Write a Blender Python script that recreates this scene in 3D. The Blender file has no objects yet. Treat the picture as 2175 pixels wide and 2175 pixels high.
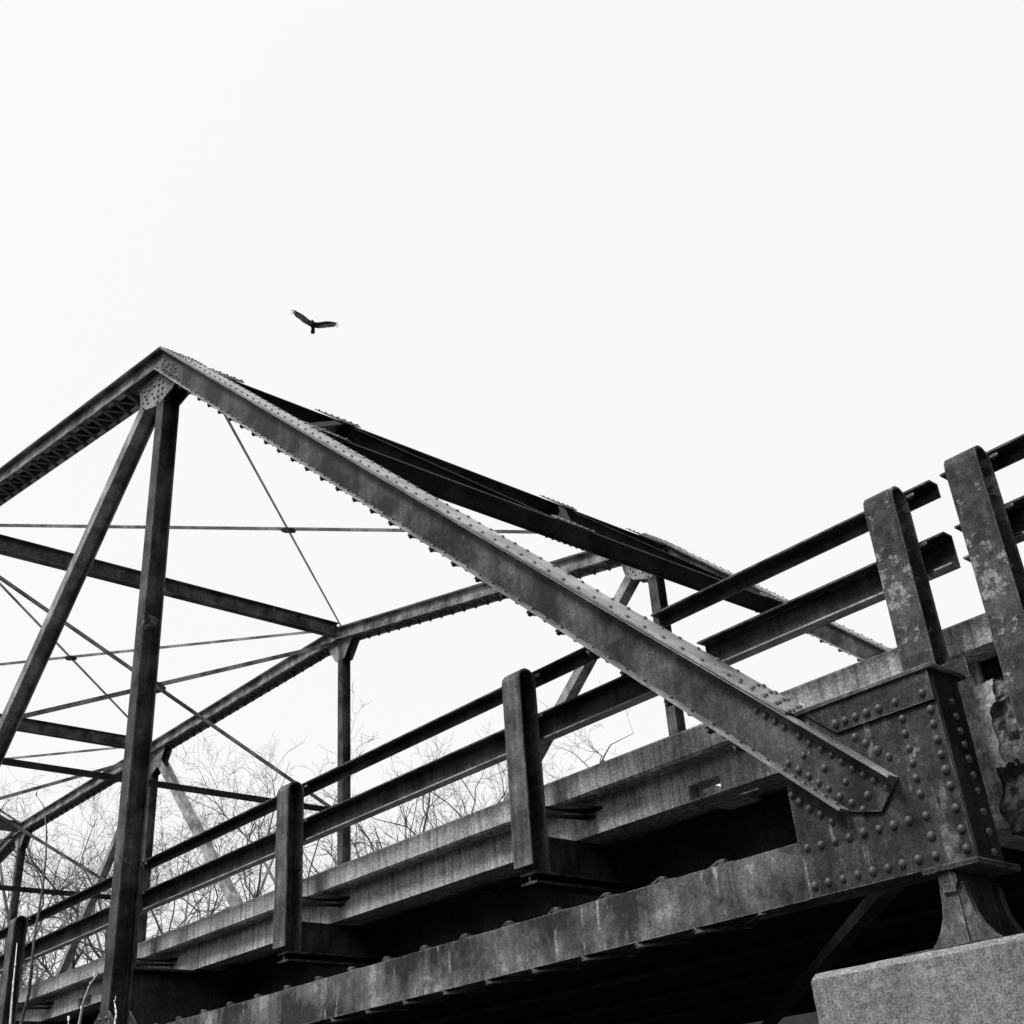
import bpy, bmesh, math, random
from mathutils import Vector as V, Matrix, Quaternion
random.seed(7)
SC = bpy.context.scene
COL = SC.collection
# ------------------------------------------------------------------ camera
cam_d = bpy.data.cameras.new('camera'); cam = bpy.data.objects.new('camera', cam_d); COL.objects.link(cam)
CAM = V((1.91762, -4.05770, -0.68051))
yaw, pitch, roll = -0.81882, 0.508912, -0.077513
cy, sy, cp, sp = math.cos(yaw), math.sin(yaw), math.cos(pitch), math.sin(pitch)
FWD = V((sy*cp, cy*cp, sp)); r0 = V((cy, -sy, 0)); u0 = r0.cross(FWD)
RGT = math.cos(roll)*r0 + math.sin(roll)*u0
UPV = -math.sin(roll)*r0 + math.cos(roll)*u0
m = Matrix.Identity(4)
for i in range(3):
    m[i][0], m[i][1], m[i][2], m[i][3] = RGT[i], UPV[i], -FWD[i], CAM[i]
cam.matrix_world = m
cam_d.sensor_width = 36; cam_d.lens = 2535.45/2175*36
cam_d.clip_start = 0.05; cam_d.clip_end = 2000
SC.camera = cam
# ------------------------------------------------------------------ sky, sun, exposure
SUN_EL, SUN_AZ = math.radians(57), math.radians(-172)     # azimuth measured from +Y towards +X
W = bpy.data.worlds.new('World'); SC.world = W; W.use_nodes = True
nt = W.node_tree; nt.nodes.clear()
out = nt.nodes.new('ShaderNodeOutputWorld'); bg = nt.nodes.new('ShaderNodeBackground')
sky = nt.nodes.new('ShaderNodeTexSky'); sky.sky_type = 'NISHITA'; sky.sun_disc = False
sky.sun_elevation = SUN_EL; sky.sun_rotation = SUN_AZ
sky.air_density = 1.0; sky.dust_density = 6.0; sky.ozone_density = 1.0
bw = nt.nodes.new('ShaderNodeRGBToBW')                    # a black and white photograph: the sky has no hue
mx = nt.nodes.new('ShaderNodeMix'); mx.data_type = 'RGBA'
mx.inputs[0].default_value = 0.82                         # even cloud cover in front of the clear sky
mx.inputs[7].default_value = (7.3, 7.3, 7.3, 1)
nt.links.new(sky.outputs[0], bw.inputs[0]); nt.links.new(bw.outputs[0], mx.inputs[6])
nt.links.new(mx.outputs[2], bg.inputs[0]); bg.inputs[1].default_value = 0.15
nt.links.new(bg.outputs[0], out.inputs[0])
sd = bpy.data.lights.new('sun', 'SUN'); sd.energy = 5.0; sd.angle = math.radians(18); sd.color = (1, 1, 1)
so = bpy.data.objects.new('sun', sd); COL.objects.link(so)
sdir = V((math.sin(SUN_AZ)*math.cos(SUN_EL), math.cos(SUN_AZ)*math.cos(SUN_EL), math.sin(SUN_EL)))
so.rotation_euler = sdir.to_track_quat('Z', 'Y').to_euler(); so.location = (0, -20, 30)
SC.view_settings.view_transform = 'Standard'; SC.view_settings.look = 'None'
SC.view_settings.exposure = 0.0; SC.view_settings.gamma = 1.0; SC.view_settings.use_curve_mapping = False

# ------------------------------------------------------------------ materials (all neutral greys)
def mat(name, dark, light, blotch=2.0, streak=0.0, grain=90.0, gamt=0.45, rough=0.75, bump=0.25, spec=0.12, patch=None, contrast=(0.3, 0.7), pit=0.0, edge=0.0, drip=None):
    M = bpy.data.materials.new(name); M.use_nodes = True
    n = M.node_tree; N = n.nodes; L = n.links
    b = N['Principled BSDF']; b.inputs['Roughness'].default_value = rough
    b.inputs['Specular IOR Level'].default_value = spec
    tc = N.new('ShaderNodeTexCoord')
    def noise(scale, detail=5, rgh=0.6, vec=None):
        x = N.new('ShaderNodeTexNoise'); x.inputs['Scale'].default_value = scale
        x.inputs['Detail'].default_value = detail; x.inputs['Roughness'].default_value = rgh
        L.new(vec or tc.outputs['Object'], x.inputs['Vector']); return x.outputs['Fac']
    def rng(v, a, bb, c, d):
        x = N.new('ShaderNodeMapRange'); x.inputs[1].default_value = a; x.inputs[2].default_value = bb
        x.inputs[3].default_value = c; x.inputs[4].default_value = d; L.new(v, x.inputs[0]); return x.outputs[0]
    def math_(op, a, c):
        x = N.new('ShaderNodeMath'); x.operation = op
        for i, q in enumerate((a, c)):
            if isinstance(q, (int, float)): x.inputs[i].default_value = q
            else: L.new(q, x.inputs[i])
        return x.outputs[0]
    val = rng(noise(blotch, 7, 0.62), contrast[0], contrast[1], dark, light)
    if streak:
        mp = N.new('ShaderNodeMapping'); mp.inputs['Scale'].default_value = (1, 1, 0.07)
        L.new(tc.outputs['Object'], mp.inputs[0])
        val = math_('MULTIPLY', val, rng(noise(26, 4, 0.6, mp.outputs[0]), 0.35, 0.68, 1 + 0.35*streak, 1 - 0.75*streak))
    if patch:                                               # flaking paint showing a paler coat
        pscale, pval, th = patch
        msk = rng(noise(pscale, 9, 0.72), th, th + 0.03, 0, 1)
        d_ = math_('SUBTRACT', pval, val); val = math_('ADD', val, math_('MULTIPLY', d_, msk))
    if drip:                                                # pale runs of rust water and lime
        mp2 = N.new('ShaderNodeMapping'); mp2.inputs['Scale'].default_value = (1, 1, 0.1)
        L.new(tc.outputs['Object'], mp2.inputs[0])
        dm = math_('MULTIPLY', rng(noise(drip[0], 3, 0.55, mp2.outputs[0]), drip[2], drip[2] + 0.06, 0, 0.85), rng(noise(drip[0]*.35, 3, 0.6), 0.48, 0.62, 0, 1))
        val = math_('ADD', val, math_('MULTIPLY', math_('SUBTRACT', drip[1], val), dm))
    if edge:                                                # paint worn off along the arrises
        be = N.new('ShaderNodeBevel'); be.samples = 3; be.inputs[0].default_value = 0.007
        ge = N.new('ShaderNodeNewGeometry'); dt = N.new('ShaderNodeVectorMath'); dt.operation = 'DOT_PRODUCT'
        L.new(be.outputs[0], dt.inputs[0]); L.new(ge.outputs['Normal'], dt.inputs[1])
        em = math_('MULTIPLY', rng(dt.outputs['Value'], 0.985, 0.8, 0, 1), rng(noise(14, 4, 0.7), 0.38, 0.58, 0, 1))
        val = math_('ADD', val, math_('MULTIPLY', math_('SUBTRACT', edge, val), em))
    gn = noise(grain, 2, 0.7)
    val = math_('MULTIPLY', val, rng(gn, 0.25, 0.75, 1 - gamt, 1 + gamt))
    g2 = noise(grain*0.28, 4, 0.7)
    val = math_('MULTIPLY', val, rng(g2, 0.3, 0.7, 1 - 0.5*gamt, 1 + 0.5*gamt))
    if pit:
        vo = N.new('ShaderNodeTexVoronoi'); vo.inputs['Scale'].default_value = 34
        L.new(tc.outputs['Object'], vo.inputs['Vector'])
        val = math_('MULTIPLY', val, rng(vo.outputs['Distance'], 0.06, 0.16, 1 - pit, 1))
    cb = N.new('ShaderNodeCombineColor')
    for i in range(3): L.new(val, cb.inputs[i])
    L.new(cb.outputs[0], b.inputs['Base Color'])
    if bump:
        bp = N.new('ShaderNodeBump'); bp.inputs['Strength'].default_value = bump; bp.inputs['Distance'].default_value = 0.004
        L.new(gn, bp.inputs['Height']); L.new(bp.outputs[0], b.inputs['Normal'])
    return M
C_ = (0.41, 0.61)
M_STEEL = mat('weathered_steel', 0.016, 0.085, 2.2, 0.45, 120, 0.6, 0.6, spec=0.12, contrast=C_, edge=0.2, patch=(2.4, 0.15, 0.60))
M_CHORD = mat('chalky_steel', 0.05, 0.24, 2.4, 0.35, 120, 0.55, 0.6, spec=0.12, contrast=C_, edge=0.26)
M_PALE = mat('faded_and_bounce_lit_steel', 0.10, 0.30, 3.0, 0.3, 120, 0.5, 0.6, spec=0.12, contrast=C_, edge=0.3)  # faded braces; also paints bounce light onto the rails' bottom flange
M_COVER = mat('sky_lit_pale_steel', 0.09, 0.26, 3.0, 0.2, 120, 0.5, 0.38, spec=0.45, contrast=C_, edge=0.3)  # paler tone for plates and flanges, sky light put into the colour
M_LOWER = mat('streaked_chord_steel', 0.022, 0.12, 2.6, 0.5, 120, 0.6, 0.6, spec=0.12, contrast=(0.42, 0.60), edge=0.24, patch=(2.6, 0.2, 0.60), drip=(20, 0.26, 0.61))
M_DARK = mat('very_dark_steel', 0.010, 0.028, 2.0, 0.4, 110, 0.6, contrast=C_, spec=0.06)  # very dark grey used on whole members
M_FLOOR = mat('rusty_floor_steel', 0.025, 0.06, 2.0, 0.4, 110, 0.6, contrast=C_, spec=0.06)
M_RAIL = mat('rusted_rail_steel', 0.014, 0.05, 3.5, 0.6, 120, 0.6, spec=0.1, contrast=C_, edge=0.22)
M_GUSS = mat('pitted_steel', 0.012, 0.05, 6.0, 0.5, 110, 0.7, spec=0.15, contrast=(0.36, 0.66), patch=(6.0, 0.12, 0.63), drip=(16, 0.16, 0.60), edge=0.18)
M_FLAKE = mat('flaking_paint_steel', 0.025, 0.075, 9.0, 0.3, 110, 0.6, spec=0.12, patch=(8.0, 0.19, 0.55), contrast=C_, edge=0.18)
M_POST = mat('painted_post_steel', 0.045, 0.125, 5.0, 0.6, 120, 0.5, spec=0.12, contrast=C_, edge=0.2)
M_RIVET = mat('rivet_steel', 0.04, 0.13, 11.0, 0, 150, 0.4, 0.5, bump=0.2, spec=0.3, contrast=C_)
M_CONC = mat('stained_concrete', 0.20, 0.50, 2.4, 0.8, 75, 0.65, 0.9, 0.5, 0.1, pit=0.4)
M_PIER = mat('pitted_concrete', 0.12, 0.18, 1.6, 0.25, 120, 0.7, 0.9, 0.6, 0.1, pit=0.55)
M_FRESH = mat('fresh_broken_concrete', 0.2, 0.45, 6, 0.2, 60, 0.6, 0.95, 0.6, 0.1, contrast=C_)
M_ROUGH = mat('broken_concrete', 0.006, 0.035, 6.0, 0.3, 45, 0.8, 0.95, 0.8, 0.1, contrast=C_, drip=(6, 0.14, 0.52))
M_ASPH = mat('deck_asphalt', 0.04, 0.07, 3, 0, 80, 0.3)
M_BARK = mat('grey_bark', 0.10, 0.22, 4, 0, 40, 0.4, 0.9, 0.3, 0.1)
M_TWIG = mat('twig_bark', 0.04, 0.09, 4, 0, 40, 0.3, 0.9, 0, 0.1)
M_SAP = mat('pale_sapling_bark', 0.45, 0.75, 30, 0, 120, 0.25, 0.7, 0.1)
M_FEATH = mat('black_feathers', 0.012, 0.025, 6, 0, 30, 0.3, 0.8, 0)
M_FLIGHT = mat('silver_flight_feathers', 0.07, 0.2, 8, 0, 24, 0.4, 0.7, 0)
M_GROUND = mat('dark_river_bank', 0.012, 0.03, 0.4, 0, 6, 0.3, 0.95, 0.3, 0.1)

# ------------------------------------------------------------------ mesh helpers
class MB:
    def __init__(s): s.v = []; s.f = []
    def add(s, vs, fs):
        o = len(s.v); s.v += [V(p) for p in vs]; s.f += [tuple(i + o for i in f) for f in fs]
    def box(s, x0, x1, y0, y1, z0, z1):
        s.add([(x, y, z) for x in (x0, x1) for y in (y0, y1) for z in (z0, z1)],
              [(0, 1, 3, 2), (4, 6, 7, 5), (0, 4, 5, 1), (2, 3, 7, 6), (0, 2, 6, 4), (1, 5, 7, 3)])
    def beam(s, A, B, side, rects, nA=None, nB=None):
        A, B = V(A), V(B); w = (B - A).normalized(); u = V(side); u = (u - w*u.dot(w)).normalized(); v = w.cross(u)
        for (a, b, c, d) in rects:
            vs = []
            for P, n in ((A, nA), (B, nB)):
                n = V(n) if n is not None else w
                for (du, dv) in ((a, c), (b, c), (b, d), (a, d)):
                    q = u*du + v*dv; t = -q.dot(n)/w.dot(n); vs.append(P + q + w*t)
            s.add(vs, [(3, 2, 1, 0), (4, 5, 6, 7), (0, 1, 5, 4), (1, 2, 6, 5), (2, 3, 7, 6), (3, 0, 4, 7)])
    def prism(s, pts, off):                                   # flat polygon given thickness
        k = len(pts); off = V(off)
        s.add([V(p) for p in pts] + [V(p) + off for p in pts],
              [tuple(range(k))[::-1], tuple(range(k, 2*k))] + [(i, (i+1) % k, (i+1) % k + k, i + k) for i in range(k)])
    def tube(s, pts, rad, k=6):
        rings = []; o = len(s.v); prev = None
        for i, p in enumerate(pts):
            p = V(p); a = V(pts[max(0, i-1)]); b = V(pts[min(len(pts)-1, i+1)]); d = (b - a).normalized()
            x = d.orthogonal().normalized() if prev is None else (prev - d*prev.dot(d)).normalized()
            prev = x; y = d.cross(x); r = rad[i] if hasattr(rad, '__len__') else rad
            s.v += [p + x*math.cos(2*math.pi*j/k)*r + y*math.sin(2*math.pi*j/k)*r for j in range(k)]
        for i in range(len(pts)-1):
            for j in range(k):
                a = o + i*k + j; b = o + i*k + (j+1) % k; s.f.append((a, b, b + k, a + k))
        s.f.append(tuple(range(o, o+k))[::-1]); e = o + (len(pts)-1)*k; s.f.append(tuple(range(e, e+k)))
    def dome(s, P, n, r=0.017, h=0.014, k=8):
        P, n = V(P), V(n).normalized(); x = n.orthogonal().normalized(); y = n.cross(x); o = len(s.v)
        for (rr, hh) in ((1, 0), (0.86, 0.55), (0.5, 0.87)):
            s.v += [P + n*hh*h + (x*math.cos(2*math.pi*j/k) + y*math.sin(2*math.pi*j/k))*rr*r for j in range(k)]
        s.v.append(P + n*h)
        for q in range(2):
            for j in range(k):
                a = o + q*k + j; b = o + q*k + (j+1) % k; s.f.append((a, b, b+k, a+k))
        for j in range(k): s.f.append((o + 2*k + j, o + 2*k + (j+1) % k, o + 3*k))
    def mesh(s, name, material, origin=(0, 0, 0), smooth=False, bevel=0, seg=1, rough=None):
        me = bpy.data.meshes.new(name); og = V(origin)
        me.from_pydata([tuple(p - og) for p in s.v], [], s.f); me.materials.append(material)
        bm = bmesh.new(); bm.from_mesh(me); bmesh.ops.recalc_face_normals(bm, faces=bm.faces)
        if bevel:
            bmesh.ops.bevel(bm, geom=[e for e in bm.edges if e.calc_face_angle(0) > 0.6], offset=bevel, segments=seg, affect='EDGES', clamp_overlap=True)
        if rough:                                             # broken, lumpy faces
            amp, cuts, scale = rough
            bmesh.ops.subdivide_edges(bm, edges=bm.edges[:], cuts=cuts, use_grid_fill=True)
            from mathutils import noise as nz
            bm.normal_update()
            for v_ in bm.verts:
                q = (v_.co + og)*scale
                v_.co += v_.normal*amp*(nz.noise(q) + 0.5*nz.noise(q*2.3) + 0.3*nz.noise(q*5.1))
        bm.to_mesh(me); bm.free()
        if smooth: me.polygons.foreach_set('use_smooth', [True]*len(me.polygons))
        return me
WLOC = {}
def place(name, me, loc, parent=None, rot=None, scale=None, **props):
    o = bpy.data.objects.new(name, me); COL.objects.link(o); WLOC[o.name] = V(loc)
    if parent is not None:
        o.parent = parent; o.location = V(loc) - WLOC[parent.name]
    else: o.location = loc
    if rot is not None: o.rotation_mode = 'QUATERNION'; o.rotation_quaternion = rot
    if scale: o.scale = (scale,)*3
    for k, v in props.items(): o[k] = v
    return o
def part(name, mb, material, parent, origin=None, **kw):
    props = {k: kw.pop(k) for k in ('label', 'kind', 'category', 'group') if k in kw}
    og = V(origin) if origin is not None else sum(mb.v, V())/len(mb.v)
    return place(name, mb.mesh(name, material, og, **kw), og, parent, **props)
def thing(name, loc, label=None, category=None, group=None, kind=None):
    o = place(name, None, loc)
    for k, v in (('label', label), ('category', category), ('group', group), ('kind', kind)):
        if v: o[k] = v
    o.empty_display_size = 0.3
    return o
_mb = MB(); _mb.dome((0, 0, 0), (0, 0, 1)); RIVET = _mb.mesh('rivet', M_RIVET, smooth=True)
def rivet(P, n, parent, s=1.0, name='rivet'):
    n = V(n) + V((random.uniform(-.1, .1), random.uniform(-.1, .1), random.uniform(-.1, .1)))   # hand-driven heads vary
    return place(name, RIVET, P, parent, rot=n.to_track_quat('Z', 'Y'), scale=s*random.uniform(.88, 1.07))

# ------------------------------------------------------------------ ground
g = MB(); R_ = 28; ring = [0, 8, 20, 45, 90, 180, 400, 900]
g.v.append(V((-15, 5, -2.4)))
for r in ring[1:]:
    for j in range(R_):
        a = 2*math.pi*j/R_; g.v.append(V((-15 + r*math.cos(a), 5 + r*math.sin(a), -2.4 + (random.uniform(-.12, .12) if 8 < r < 200 else 0))))
for j in range(R_): g.f.append((0, 1 + j, 1 + (j+1) % R_))
for q in range(len(ring)-2):
    for j in range(R_):
        a = 1 + q*R_ + j; b = 1 + q*R_ + (j+1) % R_; g.f.append((a, a + R_, b + R_, b))
part('ground', g, M_GROUND, None, (0, 0, -2.4), smooth=True, kind='structure')

bank = MB(); nx_, ny_ = 40, 16                                  # wooded bank that carries the road beyond the pier
from mathutils import noise as NZ
for i in range(nx_+1):
    for j in range(ny_+1):
        X = -40 + 70*i/nx_; Y = 8.6 + 26*j/ny_
        h = min(1, j/2.0)*min(1, i/6.0)*min(1, (nx_ - i)/3.0 + .0)*(1 if j < 12 else (ny_-j)/4)
        h = h*h*(3 - 2*h)
        bank.v.append(V((X, Y, -2.55 + h*(5.0 + .7*NZ.noise((X*.25, Y*.25, 0)) + .35*NZ.noise((X*.9, Y*.9, 3))))))
for i in range(nx_):
    for j in range(ny_):
        a = i*(ny_+1) + j; bank.f.append((a, a+1, a+ny_+2, a+ny_+1))
part('river_bank', bank, M_GROUND, None, (-5, 20, -2.5), smooth=True, kind='structure')

sky_block_hill = MB(); na, nr = 48, 7                                     # added unseen slope behind and right of the camera, blocks low sky light
for i in range(na+1):
    a = math.radians(-150 + 215*i/na)                         # from behind the camera round to the road end
    e = max(0, min(1, i/9.0, (na - i)/6.0)); e = e*e*(3 - 2*e)
    for j, (r, h) in enumerate(((14, 0), (18, .22), (24, .55), (32, .85), (42, 1), (60, .9), (110, 0))):
        sky_block_hill.v.append(V((4 + r*math.cos(a), -2 + r*math.sin(a), -2.55 + e*h*(15 + 3*NZ.noise((i*.4, j*.7, 5))))))
for i in range(na):
    for j in range(nr-1):
        a = i*nr + j; sky_block_hill.f.append((a, a+1, a+nr+1, a+nr))
part('sky_block_hill', sky_block_hill, M_GROUND, None, (30, 0, -2.5), smooth=True, kind='structure')

# ------------------------------------------------------------------ the truss bridge
NX = [-0.32, -7.31, -14.66, -21.99, -29.32, -36.65, -43.64]
ZL = 0.304; ZU = [None, 6.655, 8.06, 8.06, 8.06, 6.655, None]
WID = 7.0
BRIDGE = thing('truss_bridge', (-0.32, 0.09, -0.11), 'dark riveted steel truss bridge with sloping end post, standing on the concrete pier', 'bridge')
YV = V((0, 1, 0))
CH = [(-.012, 0, -.098, .098), (.178, .19, -.098, .098), (-.067, 0, .098, .11), (.178, .245, .098, .11), (-.067, 0, -.11, -.098), (.178, .245, -.11, -.098)]
COVER = (-.075, .253, .111, .122)
def Un(i, y=0): return V((NX[i], y, ZU[i]))
def Ln(i, y=0): return V((NX[i], y, ZL))
EPD = V((.7407, 0, -.6718)).normalized(); EPN = V((.6718, 0, .7407)).normalized()
def ep(s, o, y, side=1): 
    p = V((NX[1], y, ZU[1])) + EPD*s + EPN*o
    return p
LB = {}
def lacing_mesh(key, dvec, n, w=0.045, t=0.010):
    if key not in LB:
        b = MB(); d = V(dvec); L_ = d.length/2; dn = d.normalized()
        n = V(n).normalized(); sd_ = dn.cross(n)
        pts = []
        for sg in (-1, 1):
            for a in (-70, 0, 70):
                aa = math.radians(a); pts.append(dn*(sg*(L_ + math.cos(aa)*w*.45)) + sd_*(sg*math.sin(aa)*w/2))
        b.prism([p - n*t/2 for p in pts], n*t); LB[key] = b.mesh('lacing_bar', M_STEEL)
    return LB[key]
def lace(parent, A, B, n, y0, y1, period, key, indiv=True, joined=None, rv=None, nodes_both=False):
    """zigzag lacing on the plane through A-B (points given for Y=0) between Y=y0 and Y=y1"""
    A, B = V(A), V(B); w = (B - A); N_ = max(2, int(round(w.length/(period/2)))); st = w/N_
    for k in range(N_):
        a = A + st*k; b = A + st*(k+1); ya, yb = (y0, y1) if k % 2 == 0 else (y1, y0)
        P = V((a.x, ya, a.z)); Q = V((b.x, yb, b.z)); lift = V(n)*(0.0055 + 0.0105*(k % 2))
        me = lacing_mesh((key, k % 2), Q - P, n)
        if indiv: place('lacing_bar', me, (P+Q)/2 + lift, parent)
        elif joined is not None:
            c = (P+Q)/2 + lift; o = len(joined.v)
            joined.v += [v_.co + c for v_ in me.vertices]; joined.f += [tuple(i + o for i in p.vertices) for p in me.polygons]
        if rv is not None: rv.dome(Q + V(n)*.0205, n, .019, .018, 6)

def bis(d1, d2): return (d1.normalized() + d2.normalized())
TC12 = (Un(1) - Un(2)); TC23 = (Un(2) - Un(3)); FLAT = V((1, 0, 0)); DN = (Un(4) - Un(5)); EP2 = (Un(5) - V((NX[6], 0, ZL)))
mitre = [None, bis(TC12, EPD), bis(FLAT, TC12), FLAT, bis(FLAT, DN), bis(DN, EP2)]
HB = lambda fw, dp, t=.012, wt=.01: [(.004, .004+t, -fw/2, fw/2), (dp-t, dp, -fw/2, fw/2), (.004+t, dp-t, -wt/2, wt/2)]   # rolled I section: flanges face -Y and +Y

def gusset(pts, y0, parent, material=M_STEEL, **kw):
    b = MB(); b.prism([(x, y0, z) for x, z in pts], (0, .011, 0)); return part('gusset_plate', b, material, parent, **kw)

def build_truss(y, near):
    Y = V((0, y, 0)); rv = MB(); lc = MB()
    # top chord, one part per panel
    for i in range(1, 5):
        A, B = Un(i+1) + Y, Un(i) + Y; b = MB()
        b.beam(A, B, YV, CH, mitre[i+1], mitre[i])
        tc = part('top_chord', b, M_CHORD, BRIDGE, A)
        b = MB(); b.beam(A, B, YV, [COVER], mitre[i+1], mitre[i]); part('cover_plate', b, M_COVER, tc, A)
        d = (B - A).normalized(); n = -(d.cross(YV)).normalized()
        if n.z > 0: n = -n
        e = .75 if i == 1 else .5
        Al, Bl = A + d*.5 + n*.11, B - d*e + n*.11
        ind = (near and i == 1) or ((not near) and i <= 3)
        lace(tc, Al, Bl, n, y - .03, y + .208, .30, ('tc', i), ind, lc, rv)
        for s0, L_ in ((A + n*.1105 + d*.02, .45), (B - d*.02 + n*.1105, -(e-.05))):     # tie plates at the ends of the lacing
            b = MB(); b.beam(s0, s0 + d*L_, YV, [(-.06, .238, -.005, .005)]); part('tie_plate', b, M_STEEL, tc)
    # end posts
    for e in (0, 1):
        b = MB(); s1 = 9.22
        def E(s, o, yy):
            p = ep(s, o, y + yy)
            if e: p = V((NX[0] + NX[6] - p.x, p.y, p.z))
            return p
        nA = mitre[1] if not e else V((mitre[1].x, 0, -mitre[1].z))
        def bar(a0, a1, c0, c1, sA, sB, mit=True):
            vs = []
            for s_, first in ((sA, True), (sB, False)):
                for (yy, o) in ((a0, c0), (a1, c0), (a1, c1), (a0, c1)):
                    ss = s_
                    if first and mit:
                        q = EPN*o; ss = -q.dot(mitre[1])/EPD.dot(mitre[1])
                    vs.append(E(ss, o, yy))
            b.add(vs, [(3, 2, 1, 0), (4, 5, 6, 7), (0, 1, 5, 4), (1, 2, 6, 5), (2, 3, 7, 6), (3, 0, 4, 7)])
        for (a0, a1) in ((-.012, 0), (.178, .19)):
            t0 = -(EPN*.098).dot(mitre[1])/EPD.dot(mitre[1])
            pts = [(t0, .098), (-t0, -.098), (9.10, -.098), (s1, -.035), (s1, .098)]
            b.prism([E(s, o, a0) for s, o in pts], (0, a1 - a0, 0))
        EPo = part('end_post', b, M_STEEL, BRIDGE, Un(1) + Y if not e else Un(5) + Y)
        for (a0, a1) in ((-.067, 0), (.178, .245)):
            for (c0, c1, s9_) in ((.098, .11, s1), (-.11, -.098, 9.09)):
                b = MB(); bar(a0, a1, c0, c1, 0, s9_); part('flange', b, M_COVER, EPo)  # same channel as the web, paler to paint in overhead sky light
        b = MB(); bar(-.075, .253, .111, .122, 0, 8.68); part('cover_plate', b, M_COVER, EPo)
        nn = EPN if not e else V((-EPN.x, 0, EPN.z))
        # rivets
        S = []; s = .25
        while s < 8.25: S.append(s); s += .138
        xl = [-1.412, -1.305, -1.198, -1.133, -1.069, -1.014, -.947, -.876, -.833, -.791, -.751, -.708, -.664]
        SL = [q for q in S if q < 7.9] + [(x + 7.31)/.7407 + .0735 for x in xl]
        for yy in (-.036, .214):
            for s in S + [8.29 + .075*k for k in range(6)]:
                if near and not e and s > 5.0 - (0 if yy < 0 else -.6): rivet(E(s, .122, yy), nn, EPo, .8)
                else: rv.dome(E(s, .122, yy), nn, .0138, .012)
        for yy in (.03, .15):
            for k in range(5): 
                if near and not e: rivet(E(8.31 + .08*k, .122, yy), nn, EPo, .8)
                else: rv.dome(E(8.31 + .08*k, .122, yy), nn)
        for s in SL:
            if near and not e and s > 5.2: rivet(E(s, -.098, -.038), nn, EPo, .8)
            else: rv.dome(E(s, -.098, -.038), nn, .0138, .012)
        for s in S: rv.dome(E(s, .098, -.040), -nn, .0135, .014)
        NS = [q for q in SL if .45 < q < 8.5]
        for k, s in enumerate(NS):
            for j, yy in enumerate((-.036, .214)): rv.dome(E(s, -.110 - (.019 if k % 2 == j else 0), yy), -nn, .0145, .013)
        for k in range(len(NS) - 1):
            sa, sb = NS[k], NS[k+1]; ya, yb = (-.036, .214) if k % 2 == 0 else (.214, -.036)
            P, Q = E(sa, -.1150 - .0095*(k % 2), ya), E(sb, -.1150 - .0095*(k % 2), yb)
            me = lacing_mesh(('ep', e, k % 2, round(sb - sa, 2)), Q - P, -nn); c = (P+Q)/2; o = len(lc.v)
            lc.v += [v_.co + c for v_ in me.vertices]; lc.f += [tuple(i + o for i in p.vertices) for p in me.polygons]
        # rivets through the foot of the end post and its gusset
        if not e:
            epr = [(-.984, .988), (-.946, .953), (-.902, .913), (-.862, .876), (-.799, .82), (-.757, .778), (-.708, .738), (-.666, .703), (-.624, .664), (-.585, .625), (-.544, .589), (-.503, .556), (-.459, .517), (-.795, .738), (-.71, .662), (-.628, .584), (-.545, .509), (-.876, .727), (-.832, .688), (-.789, .652), (-.749, .613), (-.71, .578), (-.666, .536), (-.62, .5), (-.578, .462)]
            for x, z in epr:
                if near: rivet((x, y - .012, z), (0, -1, 0), EPo, .92)
                else: rv.dome((x, y - .012, z), (0, -1, 0))
            # splice at the peak
            for k in range(7):
                rv.dome(E(.10 + .075*k, .068, -.012), (0, -1, 0), .015, .012, 6); rv.dome(E(.16 + .075*k, -.068, -.012), (0, -1, 0), .015, .012, 6)
            for k in range(4): rv.dome(E(.08 + .12*k, .02 - .02*(k % 2), -.012), (0, -1, 0), .015, .012, 6); rv.dome(E(.05 + .13*k, -.03, -.012), (0, -1, 0), .015, .012, 6)
            d = (Un(2) - Un(1)).normalized(); n2 = V((-d.z, 0, d.x)); n2 = n2 if n2.z > 0 else -n2
            for k in range(5):
                rv.dome(Un(1) + Y + d*(.08 + .1*k) + n2*.06 + V((0, -.012, 0)), (0, -1, 0), .015, .012, 6)
                if k < 3: rv.dome(Un(1) + Y + d*(.1 + .12*k) - n2*.05 + V((0, -.012, 0)), (0, -1, 0), .015, .012, 6)
            for k in range(5):
                for yy in (-.045, .0, .09, .18, .225): rv.dome(E(.12 + .09*k, .122, yy), nn, .015, .012, 6)
    # bottom chord
    b = MB(); x0, x1 = NX[6] - .05, -.20
    for (a0, a1, f0, f1) in ((.0125, .0225, .0225, .08), (.1555, .1655, .098, .1555)):
        b.box(x0, x1, y+a0, y+a1, .193, .415)
        b.box(x0, x1, y+f0, y+f1, .193, .203); b.box(x0, x1, y+f0, y+f1, .405, .415)
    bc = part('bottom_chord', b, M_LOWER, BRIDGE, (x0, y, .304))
    k = 0; PER = .345
    lim = -8.4 if near else 1e9
    xs = -1.155
    while xs > NX[6] + .8:
        a, q = xs, xs - PER/2
        for zz, n, ph in ((.191, V((0, 0, -1)), 0), (.417, V((0, 0, 1)), 1)):
            ya, yb = (.035, .147) if (k + ph) % 2 == 0 else (.147, .035)
            P, Q = V((a, y + ya, zz)), V((q, y + yb, zz)); lift = n*(.004 + .0105*(k % 2))
            me = lacing_mesh(('bc', ya < yb), Q - P, (0, 0, 1), .05)
            if xs > lim and near and (ph == 0): place('lacing_bar', me, (P+Q)/2 + lift, bc)
            else:
                c = (P+Q)/2 + lift; o = len(lc.v)
                lc.v += [v_.co + c for v_ in me.vertices]; lc.f += [tuple(i + o for i in p.vertices) for p in me.polygons]
            rv.dome(P + n*.0183, n, .021, .0065)
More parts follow.
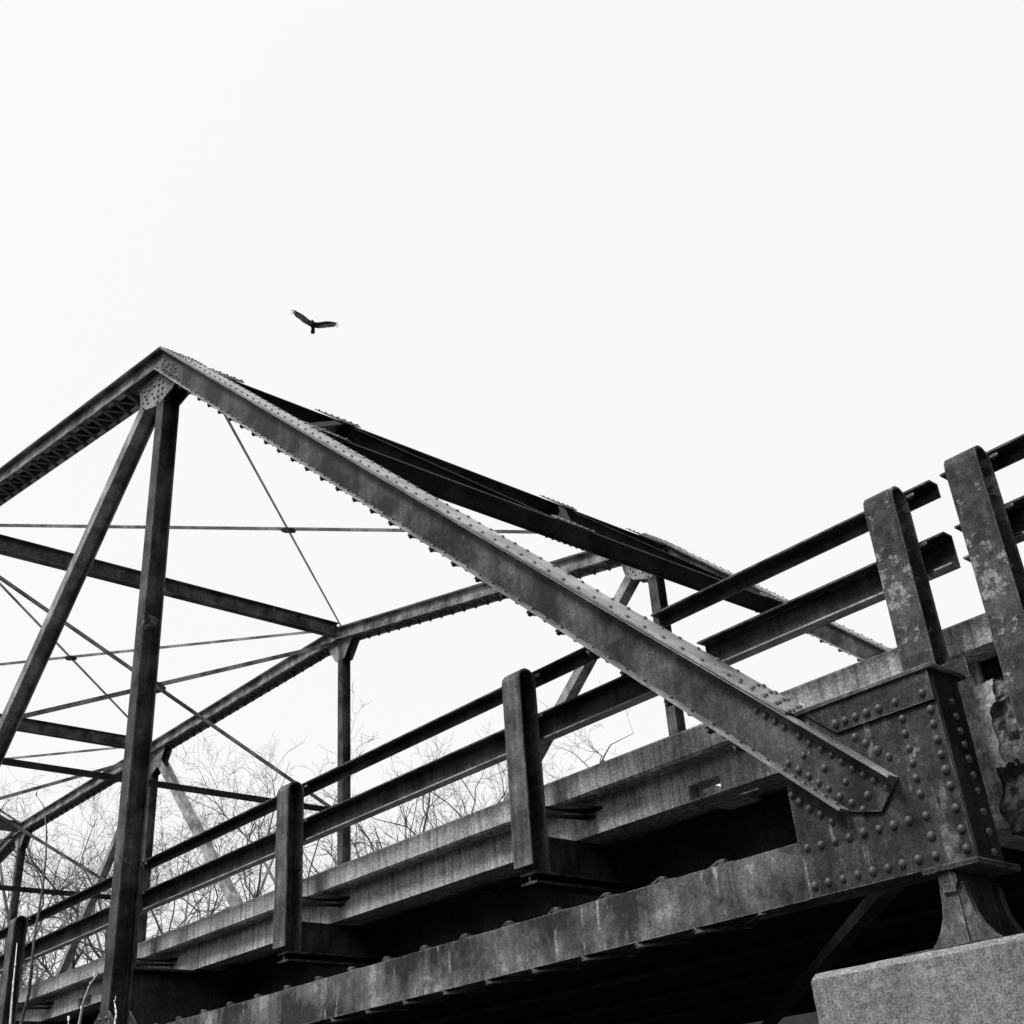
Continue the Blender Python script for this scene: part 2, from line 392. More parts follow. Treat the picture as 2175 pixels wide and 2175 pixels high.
        xs -= PER/2; k += 1
    # verticals
    for i in range(1, 6):
        b = MB(); b.beam(Ln(i) + Y + V((0, 0, .115)), Un(i) + Y - V((0, 0, .03)), YV, HB(.146, .174)); part('vertical_post', b, M_STEEL, BRIDGE, Ln(i) + Y)
    # Warren diagonals
    for (u, l, fw) in ((1, 2, .135), (3, 2, .17), (3, 4, .15), (5, 4, .135)):
        A, B = Un(u) + Y, Ln(l) + Y + V((0, 0, .1)); d = (B - A).normalized(); b = MB()
        b.beam(A + d*.15, B, YV, HB(fw, .172)); part('diagonal_brace', b, M_PALE, BRIDGE, A)
    # gusset plates at the upper joints, one on each face
    g1 = [(-7.86, 6.62), (-7.817, 6.58), (-7.767, 6.366), (-7.62, 6.238), (-7.352, 6.144), (-7.057, 6.186), (-6.93, 6.30), (-7.05, 6.45), (-7.3, 6.68)]
    gx = {1: g1, 5: [(NX[0] + NX[6] - a, z) for a, z in g1],
          2: [(-.38, .0), (-.36, -.2), (-.13, -.5), (.13, -.5), (.36, -.2), (.38, .0)],
          3: [(-.62, .0), (-.6, -.2), (-.42, -.46), (-.1, -.58), (.1, -.58), (.42, -.46), (.6, -.2), (.62, .0)],
          4: [(-.38, .0), (-.36, -.2), (-.13, -.5), (.13, -.5), (.36, -.2), (.38, .0)]}
    for i in range(1, 6):
        pts = gx[i] if i in (1, 5) else [(NX[i] + a, ZU[i] + z) for a, z in gx[i]]
        for yy in (.0010, .1755):
            gp = gusset(pts, y + yy, BRIDGE, M_CHORD)
            if i == 1 and yy < .1:
                for (x, z) in ((-7.70, 6.50), (-7.66, 6.42), (-7.70, 6.36), (-7.62, 6.36), (-7.58, 6.45), (-7.55, 6.52), (-7.58, 6.29), (-7.50, 6.36), (-7.47, 6.44), (-7.68, 6.29),
                               (-7.36, 6.46), (-7.36, 6.39), (-7.36, 6.32), (-7.36, 6.25), (-7.36, 6.18), (-7.27, 6.44), (-7.27, 6.37), (-7.27, 6.30), (-7.27, 6.23), (-7.45, 6.28)):
                    if near: rivet((x, y + yy, z), (0, -1, 0), gp, 1.1)
                    else: rv.dome((x, y + yy, z), (0, -1, 0), .016, .012, 6)
    for i in range(1, 6):
        w_ = .55 if i % 2 == 0 else .32
        for yy in (.0005, .1665):
            gusset([(NX[i] - w_, .2), (NX[i] + w_, .2), (NX[i] + w_, .42), (NX[i] + .085, .62), (NX[i] - .085, .62), (NX[i] - w_, .42)], y + yy, BRIDGE, M_GUSS)
        for k in range(6): rv.dome((NX[i] - .055, y + .004 - .0035, .30 + k*.055), (0, -1, 0), .016, .012, 6); rv.dome((NX[i] + .055, y + .0005, .30 + k*.055), (0, -1, 0), .016, .012, 6)
    # heel joint: gussets, end plate, cap, sole and shoe, at both ends
    for e in (0, 1):
        fx = (lambda x: x) if e == 0 else (lambda x: NX[0] + NX[6] - x)
        for yy in (.0005, .1667):
            gp = gusset([(fx(x), z) for x, z in ((-.905, .193), (-.184, .193), (-.184, .899), (-.79, .899), (-.912, .66))], y + yy, BRIDGE, M_GUSS)
            if e == 0 and yy < .1:
                gl = [(-.212, .751), (-.335, .752), (-.338, .695), (-.337, .634), (-.336, .579), (-.337, .522), (-.335, .462), (-.333, .38), (-.332, .304), (-.216, .695), (-.216, .635), (-.216, .579), (-.214, .52), (-.211, .461), (-.211, .379), (-.21, .302), (-.209, .233), (-.554, .745), (-.512, .709), (-.471, .667), (-.427, .631), (-.868, .384), (-.803, .381), (-.736, .38), (-.67, .379), (-.605, .382), (-.536, .38), (-.472, .379), (-.407, .38), (-.866, .237), (-.801, .238), (-.734, .236), (-.667, .238), (-.6, .236), (-.534, .234), (-.471, .236), (-.403, .238), (-.333, .235), (-.895, .601), (-.863, .567), (-.823, .530), (-.777, .495), (-.732, .455)]
                for x, z in gl:
                    if near: rivet((x, y + yy, z), (0, -1, 0), gp)
                    else: rv.dome((x, y + yy, z), (0, -1, 0))
        b = MB(); b.prism([(fx(x), y - .012, z) for x, z in ((-.755, .899), (-.1845, .899), (-.1845, .782), (-.625, .782))], (0, .0118, 0))
        tp = part('top_angle', b, M_GUSS, BRIDGE)
        if e == 0:
            for x in (-.62, -.575, -.525, -.473, -.417, -.343, -.224):
                if near: rivet((x, y - .012, .818), (0, -1, 0), tp)
                else: rv.dome((x, y - .012, .818), (0, -1, 0))
        b = MB(); b.box(*sorted((fx(-.1838), fx(-.172))), y + .0005, y + .1777, .1935, .899)
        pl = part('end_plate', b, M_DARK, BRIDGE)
        if e == 0:
            for z, yy in ((.785, .094), (.727, .097), (.669, .1), (.617, .104), (.563, .108), (.503, .112), (.444, .113), (.366, .114), (.294, .116), (.222, .116)):
                if near: rivet((fx(-.172), y + yy, z), (1, 0, 0), pl, .9)
                else: rv.dome((fx(-.172), y + yy, z), (1, 0, 0))
        b = MB(); b.box(*sorted((fx(-.80), fx(-.158))), y - .022, y + .235, .9, .919); part('cap_plate', b, M_STEEL, BRIDGE, bevel=.003)
        b = MB(); b.box(*sorted((fx(-.385), fx(-.162))), y - .032, y + .268, .1685, .1925); part('sole_plate', b, M_GUSS, BRIDGE, bevel=.004)
        # cast shoe: pin, two flared side webs, flared cross web, base plate
        xc = fx(-.30)
        b = MB()
        def flare(t): return .047 + .012*t + .085*t**3.2
        prof = [(-flare(t), .128 - .213*t) for t in (0, .25, .5, .7, .85, 1)] + [(flare(t), .128 - .213*t) for t in (1, .85, .7, .5, .25, 0)]
        for yy in (.0, .235): b.prism([(xc + a, y + yy, z) for a, z in prof], (0, .03, 0))
        profy = [(.0305 - .0*t, .128 - .213*t) for t in (0, 1)]
        cross = [(-.022, .128), (-.022, .098), (-.012, .085), (-.012, -.085)] + [(.235 + .15*t**1.25, .128 - .213*t) for t in (1, .85, .7, .5, .25, 0)]
        b.prism([(xc - .024, y + a, z) for a, z in cross], (.048, 0, 0))
        shoe = part('bearing_shoe', b, M_STEEL, BRIDGE, (xc, y + .1, 0))
        b = MB(); b.box(xc - .19, xc + .19, y - .1, y + .42, -.11, -.0855); part('base_plate', b, M_GUSS, shoe)
        b = MB(); b.tube([(xc, y - .018, .140), (xc, y + .224, .140)], .036, 16); part('pin', b, M_GUSS, shoe)
    part('riveting', rv, M_RIVET, BRIDGE, (NX[3], y, 4), smooth=True, kind='stuff')
    part('lacework', lc, M_STEEL, BRIDGE, (NX[3], y, 4), kind='stuff')

build_truss(0.0, True)
build_truss(WID, False)

# portal frame between the two end posts: two I beams with a zigzag of I braces
IP = [(-.10, -.09, -.055, .055), (.09, .10, -.055, .055), (-.09, .09, -.006, .006)]
YA, YB = .20, WID - .022
S_T, S_L = .36, 2.85
pr = MB()
for s in (S_T, S_L):
    kk = .84 if s == S_T else .95
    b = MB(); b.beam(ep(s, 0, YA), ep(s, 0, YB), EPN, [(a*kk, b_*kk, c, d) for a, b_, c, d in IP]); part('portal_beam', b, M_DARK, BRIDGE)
zz = [(S_L - .07, .32), (S_T + .07, 1.85), (S_L - .07, 3.35), (S_T + .07, 5.05), (S_L - .07, 6.68)]
for k in range(4):
    (sa, ya), (sb, yb) = zz[k], zz[k+1]
    b = MB(); b.beam(ep(sa, 0, ya), ep(sb, 0, yb), EPN, [(a*.82, b_*.82, c*.8, d*.8) for a, b_, c, d in IP]); part('portal_brace', b, M_DARK, BRIDGE)
for (s, yy, dirn) in ((S_T, 1.85, 1), (S_T, 5.05, 1), (S_L, 3.35, -1), (S_L, .45, -1), (S_L, 6.55, -1), (S_T, .45, 1), (S_T, 6.55, 1)):
    b = MB(); b.prism([ep(s - .05*dirn, .101, yy - .28), ep(s - .05*dirn, .101, yy + .28), ep(s + .12*dirn, .101, yy + .22), ep(s + .26*dirn, .101, yy + .05), ep(s + .26*dirn, .101, yy - .05), ep(s + .12*dirn, .101, yy - .22)], EPN*.009)
    part('portal_gusset', b, M_STEEL, BRIDGE)
    for q in range(7):
        pr.dome(ep(s - .02*dirn, .110, yy - .24 + .08*q), EPN, .016, .013, 6)
        pr.dome(ep(s + .03*dirn, -.10, yy - .24 + .08*q), -EPN, .016, .013, 6)
        if 1 < q < 5: pr.dome(ep(s + .1*dirn, .110, yy - .24 + .08*q), EPN, .016, .013, 6)
part('riveting', pr, M_RIVET, BRIDGE, ep(1, 0, 3.5), smooth=True, kind='stuff')

# top struts, sway frames and top laterals
for i in (2, 3, 4):
    b = MB(); z0 = 7.985
    b.beam((NX[i], .246, z0 + .125), (NX[i], WID - .068, z0 + .125), (0, 0, 1), [(-.115, .115, -.005, .005), (.115, .127, -.075, .075), (-.127, -.115, -.075, .075)])
    part('top_strut', b, M_STEEL, BRIDGE)
    b = MB(); b.beam((NX[i] + .02, .18, 4.86), (NX[i] + .02, WID + .0, 4.86), (0, 0, 1), [(-.05, .05, -.045, -.035), (-.05, -.04, -.035, .045)])
    part('sway_strut', b, M_DARK, BRIDGE)
    for (ya, za, yb, zb, dx) in ((.2, 7.93, WID - .02, 4.80, .04), (WID - .02, 7.90, .2, 4.92, -.03)):
        b = MB(); b.beam((NX[i] + dx, ya, za), (NX[i] + dx, yb, zb), (0, 0, 1), [(-.032, .032, -.005, .005), (-.032, -.024, .005, .04)])
        part('sway_brace', b, M_CHORD, BRIDGE)
    b = MB(); b.prism([(NX[i] - .008, 3.62 + a, 6.37 + c) for a, c in ((-.14, -.03), (0, -.1), (.14, -.03), (.14, .03), (0, .1), (-.14, .03))], (.012, 0, 0)); part('crossing_plate', b, M_STEEL, BRIDGE)
for i in range(1, 5):
    za, zb = ZU[i] + .10, ZU[i+1] + .10
    ia = 0; iy = .22 if i == 1 else 0
    for (ya, yb, dz) in ((.25 + iy, WID - .06, 0), (WID - .06 - iy, .25, .014)):
        A = V((NX[i] - .10 + ia, ya, za + dz)); B = V((NX[i+1] + .12, yb, zb + dz)); b = MB()
        b.beam(A, B, (0, 0, 1), [(-.025, .025, -.004, .004)]); part('lateral_brace', b, M_CHORD, BRIDGE)
    tt = .483 if i == 1 else .5; c = V((NX[i] - .1, .25 + iy, za)).lerp(V((NX[i+1] + .12, WID - .06, zb)), tt); sl = (zb - za)/(NX[i+1] - NX[i])
    b = MB(); b.prism([c + V((a, e, a*sl - .012)) for a, e in ((-.12, -.03), (-.03, -.11), (.03, -.11), (.12, -.03), (.12, .03), (.03, .11), (-.03, .11), (-.12, .03))], (0, 0, .01)); part('crossing_plate', b, M_STEEL, BRIDGE)

# floor beams, stringers and bottom laterals under the deck
for x in NX[1:6]:
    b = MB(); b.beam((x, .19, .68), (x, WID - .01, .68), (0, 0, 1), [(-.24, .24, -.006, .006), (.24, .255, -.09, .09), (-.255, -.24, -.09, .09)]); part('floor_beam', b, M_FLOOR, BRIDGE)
for yy in (1.15, 2.45, 3.5, 4.55, 5.85):
    b = MB(); b.beam((NX[6], yy, .72), (-.36, yy, .72), YV, [(-.005, .005, -.22, .22), (-.075, .075, .22, .235), (-.075, .075, -.235, -.22)]); part('stringer', b, M_FLOOR, BRIDGE)
for i in range(0, 5):
    for (ya, yb) in ((.2, WID), (WID, .2)):
        if i == 0 and ya > 1: continue
        b = MB(); b.beam((NX[i] - .3, ya, .215), (NX[i+1] + .2, yb, .215), (0, 0, 1), [(-.004, .004, -.036, .036), (.004, .05, -.036, -.028)]); part('bottom_lateral', b, M_FLOOR, BRIDGE)

# ------------------------------------------------------------------ concrete deck
XE = -.157; X9 = NX[6]
DECK = thing('bridge_deck', (-.157, .57, .94), kind='structure')
b = MB(); b.box(X9, XE, .57, .86, 1.125, 1.275); part('curb', b, M_CONC, DECK, (XE, .57, 1.2), bevel=.014)
SCUP = [(-1.985, -1.775), (-9.42, -9.14), (-16.7, -16.45)]
cur = XE - .15; edge = MB()
for (a, c) in SCUP:
    edge.box(c, cur, .68, .80, .94, 1.124)
    edge.box(a, c, .68, 1.0, .94, .947); edge.box(a, c, .68, .80, 1.024, 1.124); cur = a
    if c < -15: break
edge.box(X9, cur, .68, .80, .94, 1.124)
part('slab_edge', edge, M_CONC, DECK, (XE, .68, 1.0))
b = MB(); cur = XE - .15
for (a, c) in SCUP:
    b.box(c, cur, .8005, 1.0, 1.0, 1.06); cur = a
b.box(X9, cur, .8005, 1.0, 1.0, 1.06)
b.box(X9, XE - .15, 1.0, 6.25, 1.0, 1.06); b.box(X9, XE - .15, 6.25, 6.37, .94, 1.124)
part('slab', b, M_CONC, DECK, (XE, 3.5, 1.05))
b = MB(); b.box(X9, XE, 6.2, 6.48, 1.125, 1.275); part('curb', b, M_CONC, DECK, (XE, 6.3, 1.2), bevel=.014)
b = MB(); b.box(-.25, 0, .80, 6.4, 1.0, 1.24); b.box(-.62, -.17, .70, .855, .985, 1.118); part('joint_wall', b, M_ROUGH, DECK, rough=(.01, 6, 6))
b = MB(); b.box(-.50, -.205, .56, 6.4, .40, .984); part('end_wall', b, M_FRESH, DECK, rough=(.015, 20, 7))
# approach span that meets the bridge
APP = thing('approach_deck', (-.12, .57, .35), kind='structure')
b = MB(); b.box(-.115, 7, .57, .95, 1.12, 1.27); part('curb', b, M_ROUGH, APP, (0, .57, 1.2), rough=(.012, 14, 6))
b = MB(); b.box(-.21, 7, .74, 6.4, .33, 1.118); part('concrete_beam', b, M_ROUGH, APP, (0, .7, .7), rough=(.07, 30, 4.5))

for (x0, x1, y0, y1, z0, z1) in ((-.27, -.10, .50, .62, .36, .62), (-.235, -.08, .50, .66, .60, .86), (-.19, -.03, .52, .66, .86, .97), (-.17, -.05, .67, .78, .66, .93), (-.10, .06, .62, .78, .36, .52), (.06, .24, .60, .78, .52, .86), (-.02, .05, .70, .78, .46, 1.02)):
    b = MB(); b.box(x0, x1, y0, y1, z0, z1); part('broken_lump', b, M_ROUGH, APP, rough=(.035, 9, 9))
# ------------------------------------------------------------------ guard rails
def rail_post(x, parent, material, zb=.73, marks=False, bracket=True):
    x0, x1 = x - .073, x + .073
    b = MB(); K = 7; cyy, cz, r0_, r1_ = .335, 1.805, .065, .055
    arc = [(math.pi - math.pi*k/K) for k in range(K+1)]
    outer = [(.27, zb + .03)] + [(cyy + r0_*math.cos(a), cz + r0_*math.sin(a)) for a in arc] + [(.40, zb)]
    inner = [(.281, zb + .03)] + [(cyy + r1_*math.cos(a), cz + r1_*math.sin(a)) for a in arc] + [(.39, zb)]
    n = len(outer); o = len(b.v)
    for X in (x0, x1):
        b.v += [V((X, p, q)) for p, q in outer] + [V((X, p, q)) for p, q in inner]
    for i in range(n-1):
        b.f += [(o+i, o+i+1, o+2*n+i+1, o+2*n+i), (o+n+i, o+3*n+i, o+3*n+i+1, o+n+i+1),
                (o+i, o+n+i, o+n+i+1, o+i+1), (o+2*n+i, o+2*n+i+1, o+3*n+i+1, o+3*n+i)]
    b.f += [(o, o+2*n, o+3*n, o+n), (o+n-1, o+2*n-1, o+4*n-1, o+3*n-1)]
    web = [(p, q) for p, q in inner]
    b.prism([(x0 + .012, p, q) for p, q in web], (.011, 0, 0))
    po = part('rail_post', b, material, parent, (x, .335, zb))
    xw = x0 + .023
    for (yy, z) in ((.345, 1.80), (.355, 1.60), (.355, 1.52), (.36, 1.22), (.372, 1.13), (.37, .99), (.375, .86), (.375, .78)):
        if z > zb + .02: rivet((xw, yy, z), (1, 0, 0), po, .75, 'bolt')
    for z in (1.845, 1.60, 1.465):
        q = MB(); q.prism([(x1, .4005, z), (x1 + .035, .4005, z), (x1, .44, z)], (0, 0, -.012)); part('clip', q, M_POST, po)
    if bracket:
        q = MB(); q.box(x - .06, x + .065, .30, 1.6, zb - .062, zb - .050); q.box(x - .06, x + .065, .30, 1.6, zb - .012, zb - .001); q.box(x - .005, x + .005, .31, 1.6, zb - .050, zb - .012); q.box(x + .02, x + .03, .4005, 1.6, zb, zb + .20); part('outrigger', q, M_RAIL, po)
        q = MB(); q.prism([(x1 - .03, .4005, 1.075), (x1 + .16, .679, 1.062), (x1 + .02, .679, 1.062)], (0, 0, .014)); q.prism([(x1 - .03, .4005, 1.03), (x1 + .10, .679, 1.03), (x1 + .02, .679, 1.03)], (0, 0, .012)); part('tie_bracket', q, M_DARK, po)
    if marks:
        q = MB()
        def st(y0, y1, z0, z1): q.box(xw, xw + .0022, y0, y1, z0, z1)
        st(.289, .322, 1.292, 1.300)                          # rolled mill mark: a bar and a letter, lying on its side
        st(.292, .318, 1.270, 1.277); st(.292, .297, 1.236, 1.270); st(.305, .310, 1.240, 1.270); st(.292, .310, 1.236, 1.241)
        st(.310, .325, 1.262, 1.270); st(.310, .325, 1.238, 1.246)
        part('mill_mark', q, M_FLAKE, po)
    return po
def channel(x0, x1, zlo, zhi, lower=True):
    b = MB(); b.box(x0, x1, .463, .470, zlo, zhi); b.box(x0, x1, .4005, .463, zhi - .009, zhi)
    return b
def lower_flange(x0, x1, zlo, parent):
    b = MB(); b.box(x0, x1, .4005, .4628, zlo, zlo + .009); part('bottom_flange', b, M_PALE, parent)  # underside strip paler than its web, bounce light put into the colour
RAIL = thing('guard_rail', (-.36, .335, .73), 'long two-rail steel guard rail running along the bridge deck behind the truss', 'guard rail')
for k, x in enumerate((-.36, -2.836, -5.284, -7.75, -10.21, -12.66, -15.12, -17.6)):
    rail_post(x, RAIL, M_FLAKE if k == 0 else M_POST, .73, marks=(k == 2), bracket=k > 0)
for (x0, x1, q0, q1) in ((-1.845, -.167, -1.569, -.167), (-20, -2.13, -20, -1.88)):
    part('top_rail', channel(x0, x1, 1.80, 1.868, False), M_RAIL, RAIL)
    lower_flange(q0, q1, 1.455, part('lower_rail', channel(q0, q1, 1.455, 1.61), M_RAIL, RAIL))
b = MB(); b.prism([(-.40, .262, .92), (-.155, .262, .92), (-.155, .262, 1.0), (-.255, .262, 1.0), (-.40, .262, .955)], (0, .0075, 0)); cl = part('foot_clip', b, M_GUSS, RAIL)
for x, z in ((-.345, .938), (-.24, .955)): rivet((x, .262, z), (0, -1, 0), cl, .9, 'bolt')
RAIL2 = thing('guard_rail', (.045, .335, .73), 'short rusted guard rail of the approach span at the right edge, beyond the gap', 'guard rail')
for x in (.045, 2.5, 4.95): rail_post(x, RAIL2, M_FLAKE, .62, bracket=False)
part('top_rail', channel(-.115, 6, 1.80, 1.868, False), M_RAIL, RAIL2)
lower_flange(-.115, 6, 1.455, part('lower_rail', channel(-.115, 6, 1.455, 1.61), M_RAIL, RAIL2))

# ------------------------------------------------------------------ pier
b = MB(); b.box(-.802, 1.6, -.25, .9, -1.2, -.110)
PIER = part('bridge_pier', b, M_PIER, None, (.4, 4, -2.4), bevel=.024, seg=1, rough=(.0035, 34, 14), label='pale pitted concrete pier block under the bearing shoe of the bridge', category='pier')
b = MB(); b.box(-.78, 1.58, .89, 8.2, -1.2, -.115); part('pier_cap', b, M_PIER, PIER)
b = MB(); b.box(-.6, 1.4, 0, 7.9, -2.7, -1.195); part('pier_stem', b, M_PIER, PIER)
b = MB(); b.box(NX[6] - 1.4, NX[6] + .5, -.25, 8.2, -2.7, -.110)
part('bridge_pier', b, M_PIER, None, (NX[6], 4, -2.4), bevel=.022, label='far concrete pier carrying the distant end of the bridge', category='pier')

# ------------------------------------------------------------------ vulture
PX = 48/2535.45
BC = V((-30.040, 15.941, 29.031))
def bp_(x, y, f=0): return BC + RGT*((x - 905)/13.8*PX) - UPV*((y - 690)/13.8*PX) + FWD*f
BIRD = thing('vulture', BC, 'black vulture soaring alone in the white sky with wings raised', 'bird')
def slab_(pts, th, name, material, parent, fdepth):
    b = MB(); P = [bp_(x, y, fdepth(x, y)) for x, y in pts]; b.prism([p - FWD*th/2 for p in P], FWD*th); return part(name, b, material, parent)
b = MB()
b.tube([bp_(905, 575, -.10), bp_(908, 598, -.10), bp_(912, 640, -.08), bp_(918, 700, -.06), bp_(915, 755, -.02), bp_(912, 800, 0)], [.03, .06, .10, .115, .085, .05], 10)
body = part('body', b, M_FEATH, BIRD, smooth=True)
b = MB(); b.tube([bp_(912, 592, -.12), bp_(905, 578, -.15), bp_(897, 570, -.17)], [.035, .04, .015], 8); part('head', b, M_FEATH, body, smooth=True)
slab_([(868, 770), (962, 770), (968, 870), (968, 925), (940, 940), (905, 952), (870, 942), (848, 925), (855, 850)], .02, 'tail', M_FEATH, BIRD, lambda x, y: 0.02)
fl = lambda x, y: -.0011*abs(x - 905)*.3
lw = slab_([(905, 610), (875, 585), (800, 540), (720, 470), (640, 410), (520, 345), (430, 300), (375, 293), (420, 345), (500, 392), (590, 440), (700, 520), (780, 600), (835, 680), (880, 745), (915, 740)], .035, 'wing', M_FEATH, BIRD, fl)
slab_([(395, 330), (420, 347), (500, 394), (590, 442), (700, 522), (780, 602), (835, 682), (862, 742), (850, 748), (750, 692), (640, 632), (520, 532), (445, 480), (402, 425), (385, 380)], .015, 'flight_feathers', M_FLIGHT, lw, fl)
for (x0, y0, x1, y1) in ((410, 318, 300, 305), (402, 350, 288, 350), (400, 385, 290, 405), (405, 305, 330, 285)):
    slab_([(x0, y0 - 9), (x1 + 30, y1 - 6), (x1, y1), (x1 + 30, y1 + 6), (x0, y0 + 9)], .012, 'primary_feather', M_FEATH, lw, fl)
rw = slab_([(905, 610), (930, 590), (1010, 625), (1130, 620), (1310, 602), (1430, 612), (1590, 645), (1600, 665), (1500, 665), (1400, 662), (1300, 672), (1150, 705), (1050, 745), (980, 782), (915, 745)], .035, 'wing', M_FEATH, BIRD, fl)
slab_([(985, 782), (1050, 747), (1150, 707), (1300, 674), (1400, 664), (1500, 667), (1600, 667), (1590, 720), (1560, 768), (1430, 778), (1280, 788), (1080, 798)], .015, 'flight_feathers', M_FLIGHT, rw, fl)
for (x0, y0, x1, y1) in ((1590, 660, 1700, 712), (1585, 690, 1665, 738), (1580, 735, 1668, 808), (1592, 650, 1665, 662), (1588, 712, 1700, 760)):
    slab_([(x0, y0 - 9), (x1 - 30, y1 - 6), (x1, y1), (x1 - 30, y1 + 6), (x0, y0 + 9)], .012, 'primary_feather', M_FEATH, rw, fl)

# ------------------------------------------------------------------ bare trees behind the bridge
def make_tree(x, y, ztop, seed, label, spread=.5, trunks=1, lean=0, dense=True):
    rnd = random.Random(seed); zb = -2.5; H = ztop - zb
    big, tw = MB(), MB()
    KIDS = (6, 6, 5, 4, 0) if dense else (4, 4, 4, 3, 0)
    def grow(P, d, L, r, depth):
        n = (9, 8, 7, 5, 3, 2)[depth]; pts = [P.copy()]; rad = [r]; q = P.copy(); dd = d.copy(); dirs = [d.copy()]
        for i in range(n):                                    # kinked at every node, as real limbs are
            k = (.10, .22, .30, .36, .4, .4)[depth]
            dd = (dd + V((rnd.gauss(0, 1), rnd.gauss(0, 1), rnd.gauss(.12, .7)))*k).normalized()
            q = q + dd*(L/n)*rnd.uniform(.7, 1.3); pts.append(q.copy()); rad.append(max(.004, r*(1 - .8*((i+1)/n)**1.2))); dirs.append(dd.copy())
        (big if r > .028 else tw).tube(pts, rad, 7 if r > .08 else (5 if r > .028 else 3))
        if depth >= 4: return
        for c in range(KIDS[depth]):
            f = rnd.uniform(.32 if depth == 0 else .2, 1.0); idx = max(1, min(n, int(round(f*n))))
            e = dirs[idx]; ax = V((rnd.gauss(0, 1), rnd.gauss(0, 1), rnd.gauss(0, .5)))
            ax = (ax - e*ax.dot(e)).normalized(); ang = rnd.uniform(.45, 1.0)*(.7 + spread*.5)
            nd = e*math.cos(ang) + ax*math.sin(ang); nd.z += (.3, .22, .12, .05, 0)[depth]; nd.normalize()
            grow(pts[idx], nd, L*rnd.uniform(.42, .68)*(1.25 - .6*f), max(.0048, rad[idx]*rnd.uniform(.55, .8)), depth + 1)
    for t in range(trunks):
        a = rnd.uniform(0, 6.28); off = V((math.cos(a), math.sin(a), 0))*(.3*t)
        grow(V((x, y, zb)) + off, V((lean + off.x*.4 + rnd.uniform(-.1, .1), off.y*.4, 1)).normalized(), H*.78, .0125*H*(.85 if trunks > 1 else 1), 0)
    zs = sorted(v_.z for v_ in tw.v); zmax = zs[int(len(zs)*.9995)]; s = H/(zmax - zb)
    for mb_ in (big, tw):
        for i, v_ in enumerate(mb_.v): mb_.v[i] = V((x + (v_.x - x)*s, y + (v_.y - y)*s, zb + (v_.z - zb)*s))
    T = thing('bare_tree', (x, y, zb), label, 'tree', 'bare trees behind the bridge')
    part('trunk', big, M_BARK, T, (x, y, zb), smooth=True); part('twigs', tw, M_TWIG, T, (x, y, zb), smooth=True, kind='stuff')
def along(px_x, px_y, dist):                                  # a spot on the far bank seen in that direction
    d = FWD + RGT*((px_x - 1087.5)/2535.45) - UPV*((px_y - 1087.5)/2535.45)
    h = math.hypot(d.x, d.y); return CAM.x + d.x/h*dist, CAM.y + d.y/h*dist, CAM.z + d.z/h*dist
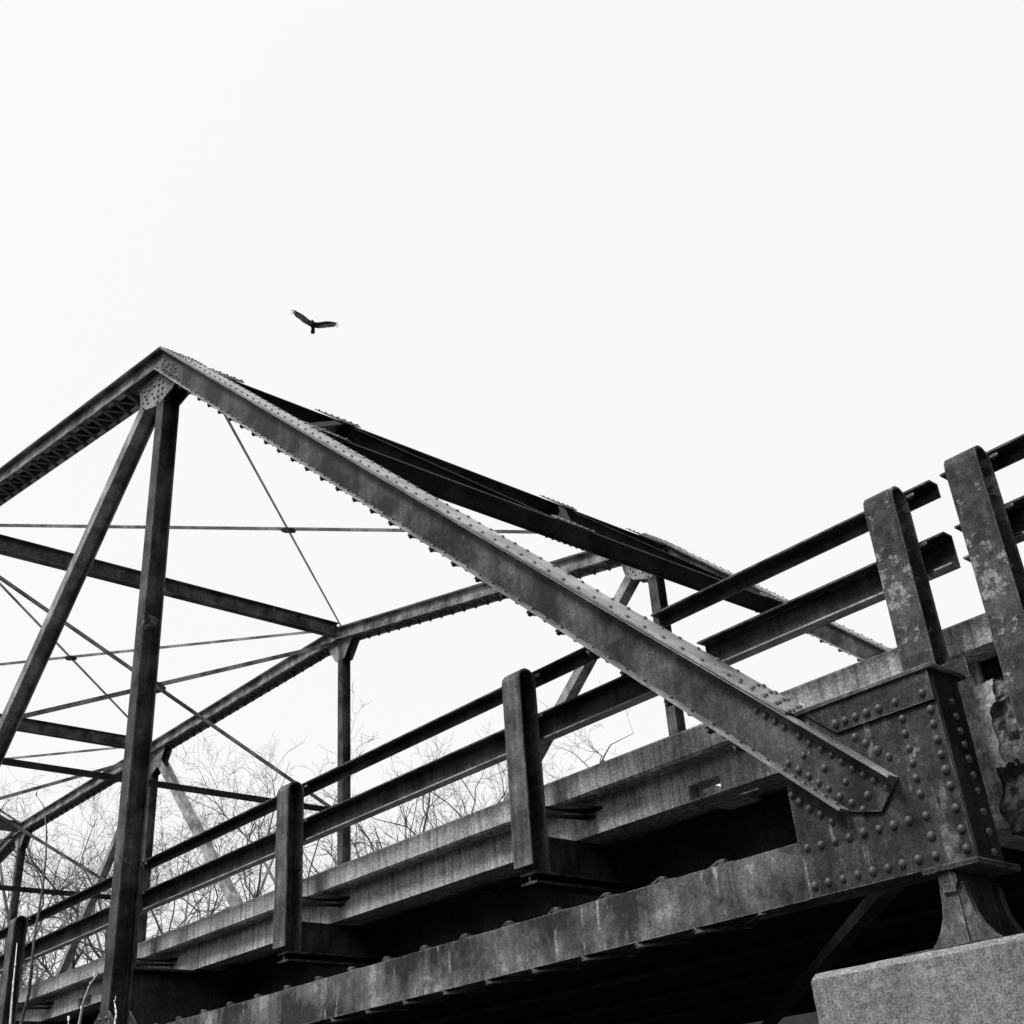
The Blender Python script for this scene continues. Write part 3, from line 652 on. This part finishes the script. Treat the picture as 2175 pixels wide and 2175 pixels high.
TREES = [(45, 1700, 52, 'leafless tree at the left edge, seen beyond the last far truss post', .55, 1),
         (150, 1690, 46, 'leafless tree with a tall dark leader left of the near truss post', .5, 1),
         (240, 1625, 58, 'dense twiggy leafless tree directly behind the near truss post', .75, 2),
         (345, 1610, 50, 'leafless tree just right of the near truss post, behind the far vertical', .6, 1),
         (435, 1580, 40, 'broad leafless tree with curved limbs behind the far diagonal brace', .85, 2),
         (545, 1555, 44, 'leafless tree rising behind the third rail post', .6, 1),
         (640, 1520, 33, 'slim leafless tree with a visible grey trunk right of the third rail post', .35, 1),
         (770, 1540, 40, 'leafless tree behind the rails just right of the far vertical post', .5, 1),
         (870, 1550, 38, 'leafless tree with fine upright twigs midway between two rail posts', .45, 2),
         (960, 1560, 42, 'leafless tree close to the left of the second rail post', .5, 1),
         (700, 1560, 30, 'small leafless tree with dark limbs between the far vertical post and the slim grey trunk', .6, 1),
         (915, 1580, 31, 'spreading leafless tree with a forked dark limb left of the second rail post', .7, 1),
         (1050, 1595, 46, 'leafless treetop hidden partly by the second rail post', .5, 1),
         (1180, 1615, 44, 'sparse leafless treetop showing above the curb right of the second rail post', .3, 1),
         (1262, 1640, 48, 'smallest leafless treetop, barely above the curb under the end post', .3, 1)]
for k, (px_x, px_y, dist, lab, spr, tr) in enumerate(TREES):
    x, y, z = along(px_x, px_y, dist); make_tree(x, y, z, 100 + k*7 + (3 if k == 10 else 0), lab, spr, tr, dense=px_x < 560)

# ------------------------------------------------------------------ saplings in front
SAPS = [([(-4.266, .128), (-4.274, .266), (-4.291, .501)], .0065, 'pale straight sapling stem in front of the leftmost rail post'),
        ([(-4.134, .112), (-4.075, .238), (-4.073, .492), (-4.05, .731), (-4.058, .869), (-4.104, 1.02), (-4.195, 1.163), (-4.293, 1.243)], .006, 'tall thin arching sapling crossing the far truss at the left edge'),
        ([(-3.469, .029), (-3.417, .107), (-3.363, .175), (-3.316, .214)], .0055, 'pale sapling leaning right, in front of the curb left of the near truss post'),
        ([(-3.569, .042), (-3.573, .075)], .004, 'short sapling tip at the bottom edge left of the leaning one'),
        ([(-3.083, -.019), (-3.089, .027), (-3.112, .075)], .0045, 'short sapling tip in front of the foot of the near truss post')]
for k, (pts, r, lab) in enumerate(SAPS):
    rnd = random.Random(k); x0, z0 = pts[0]; dx = (pts[1][0] - x0)/(pts[1][1] - z0)
    root = V((x0 - dx*.8, -1.8 + rnd.uniform(-.1, .1), -2.45))
    P = [root, V((x0 - dx*.5, -1.8, -1.4)), V((x0 - dx*.25, -1.8, -.5))] + [V((x, -1.8 + rnd.uniform(-.008, .008), z)) for x, z in pts]
    b = MB(); n = len(P); b.tube(P, [max(.0016, r*(1.5 - 1.25*(i/(n-1))**1.5)) for i in range(n)], 7)
    st_ = part('sapling', b, M_SAP if k != 1 else M_POST, None, root, smooth=True, label=lab, category='sapling', group='saplings in front of the bridge')
    bd = MB()
    for i in range(3, n):
        for q in range(2):
            p = P[i-1].lerp(P[i], rnd.random()); s = rnd.choice((-1, 1)); bd.tube([p, p + V((s*.008, 0, .012)), p + V((s*.010, -.002, .024))], [.003, .0025, .0008], 5)
    part('bud', bd, M_SAP if k != 1 else M_POST, st_, smooth=True)
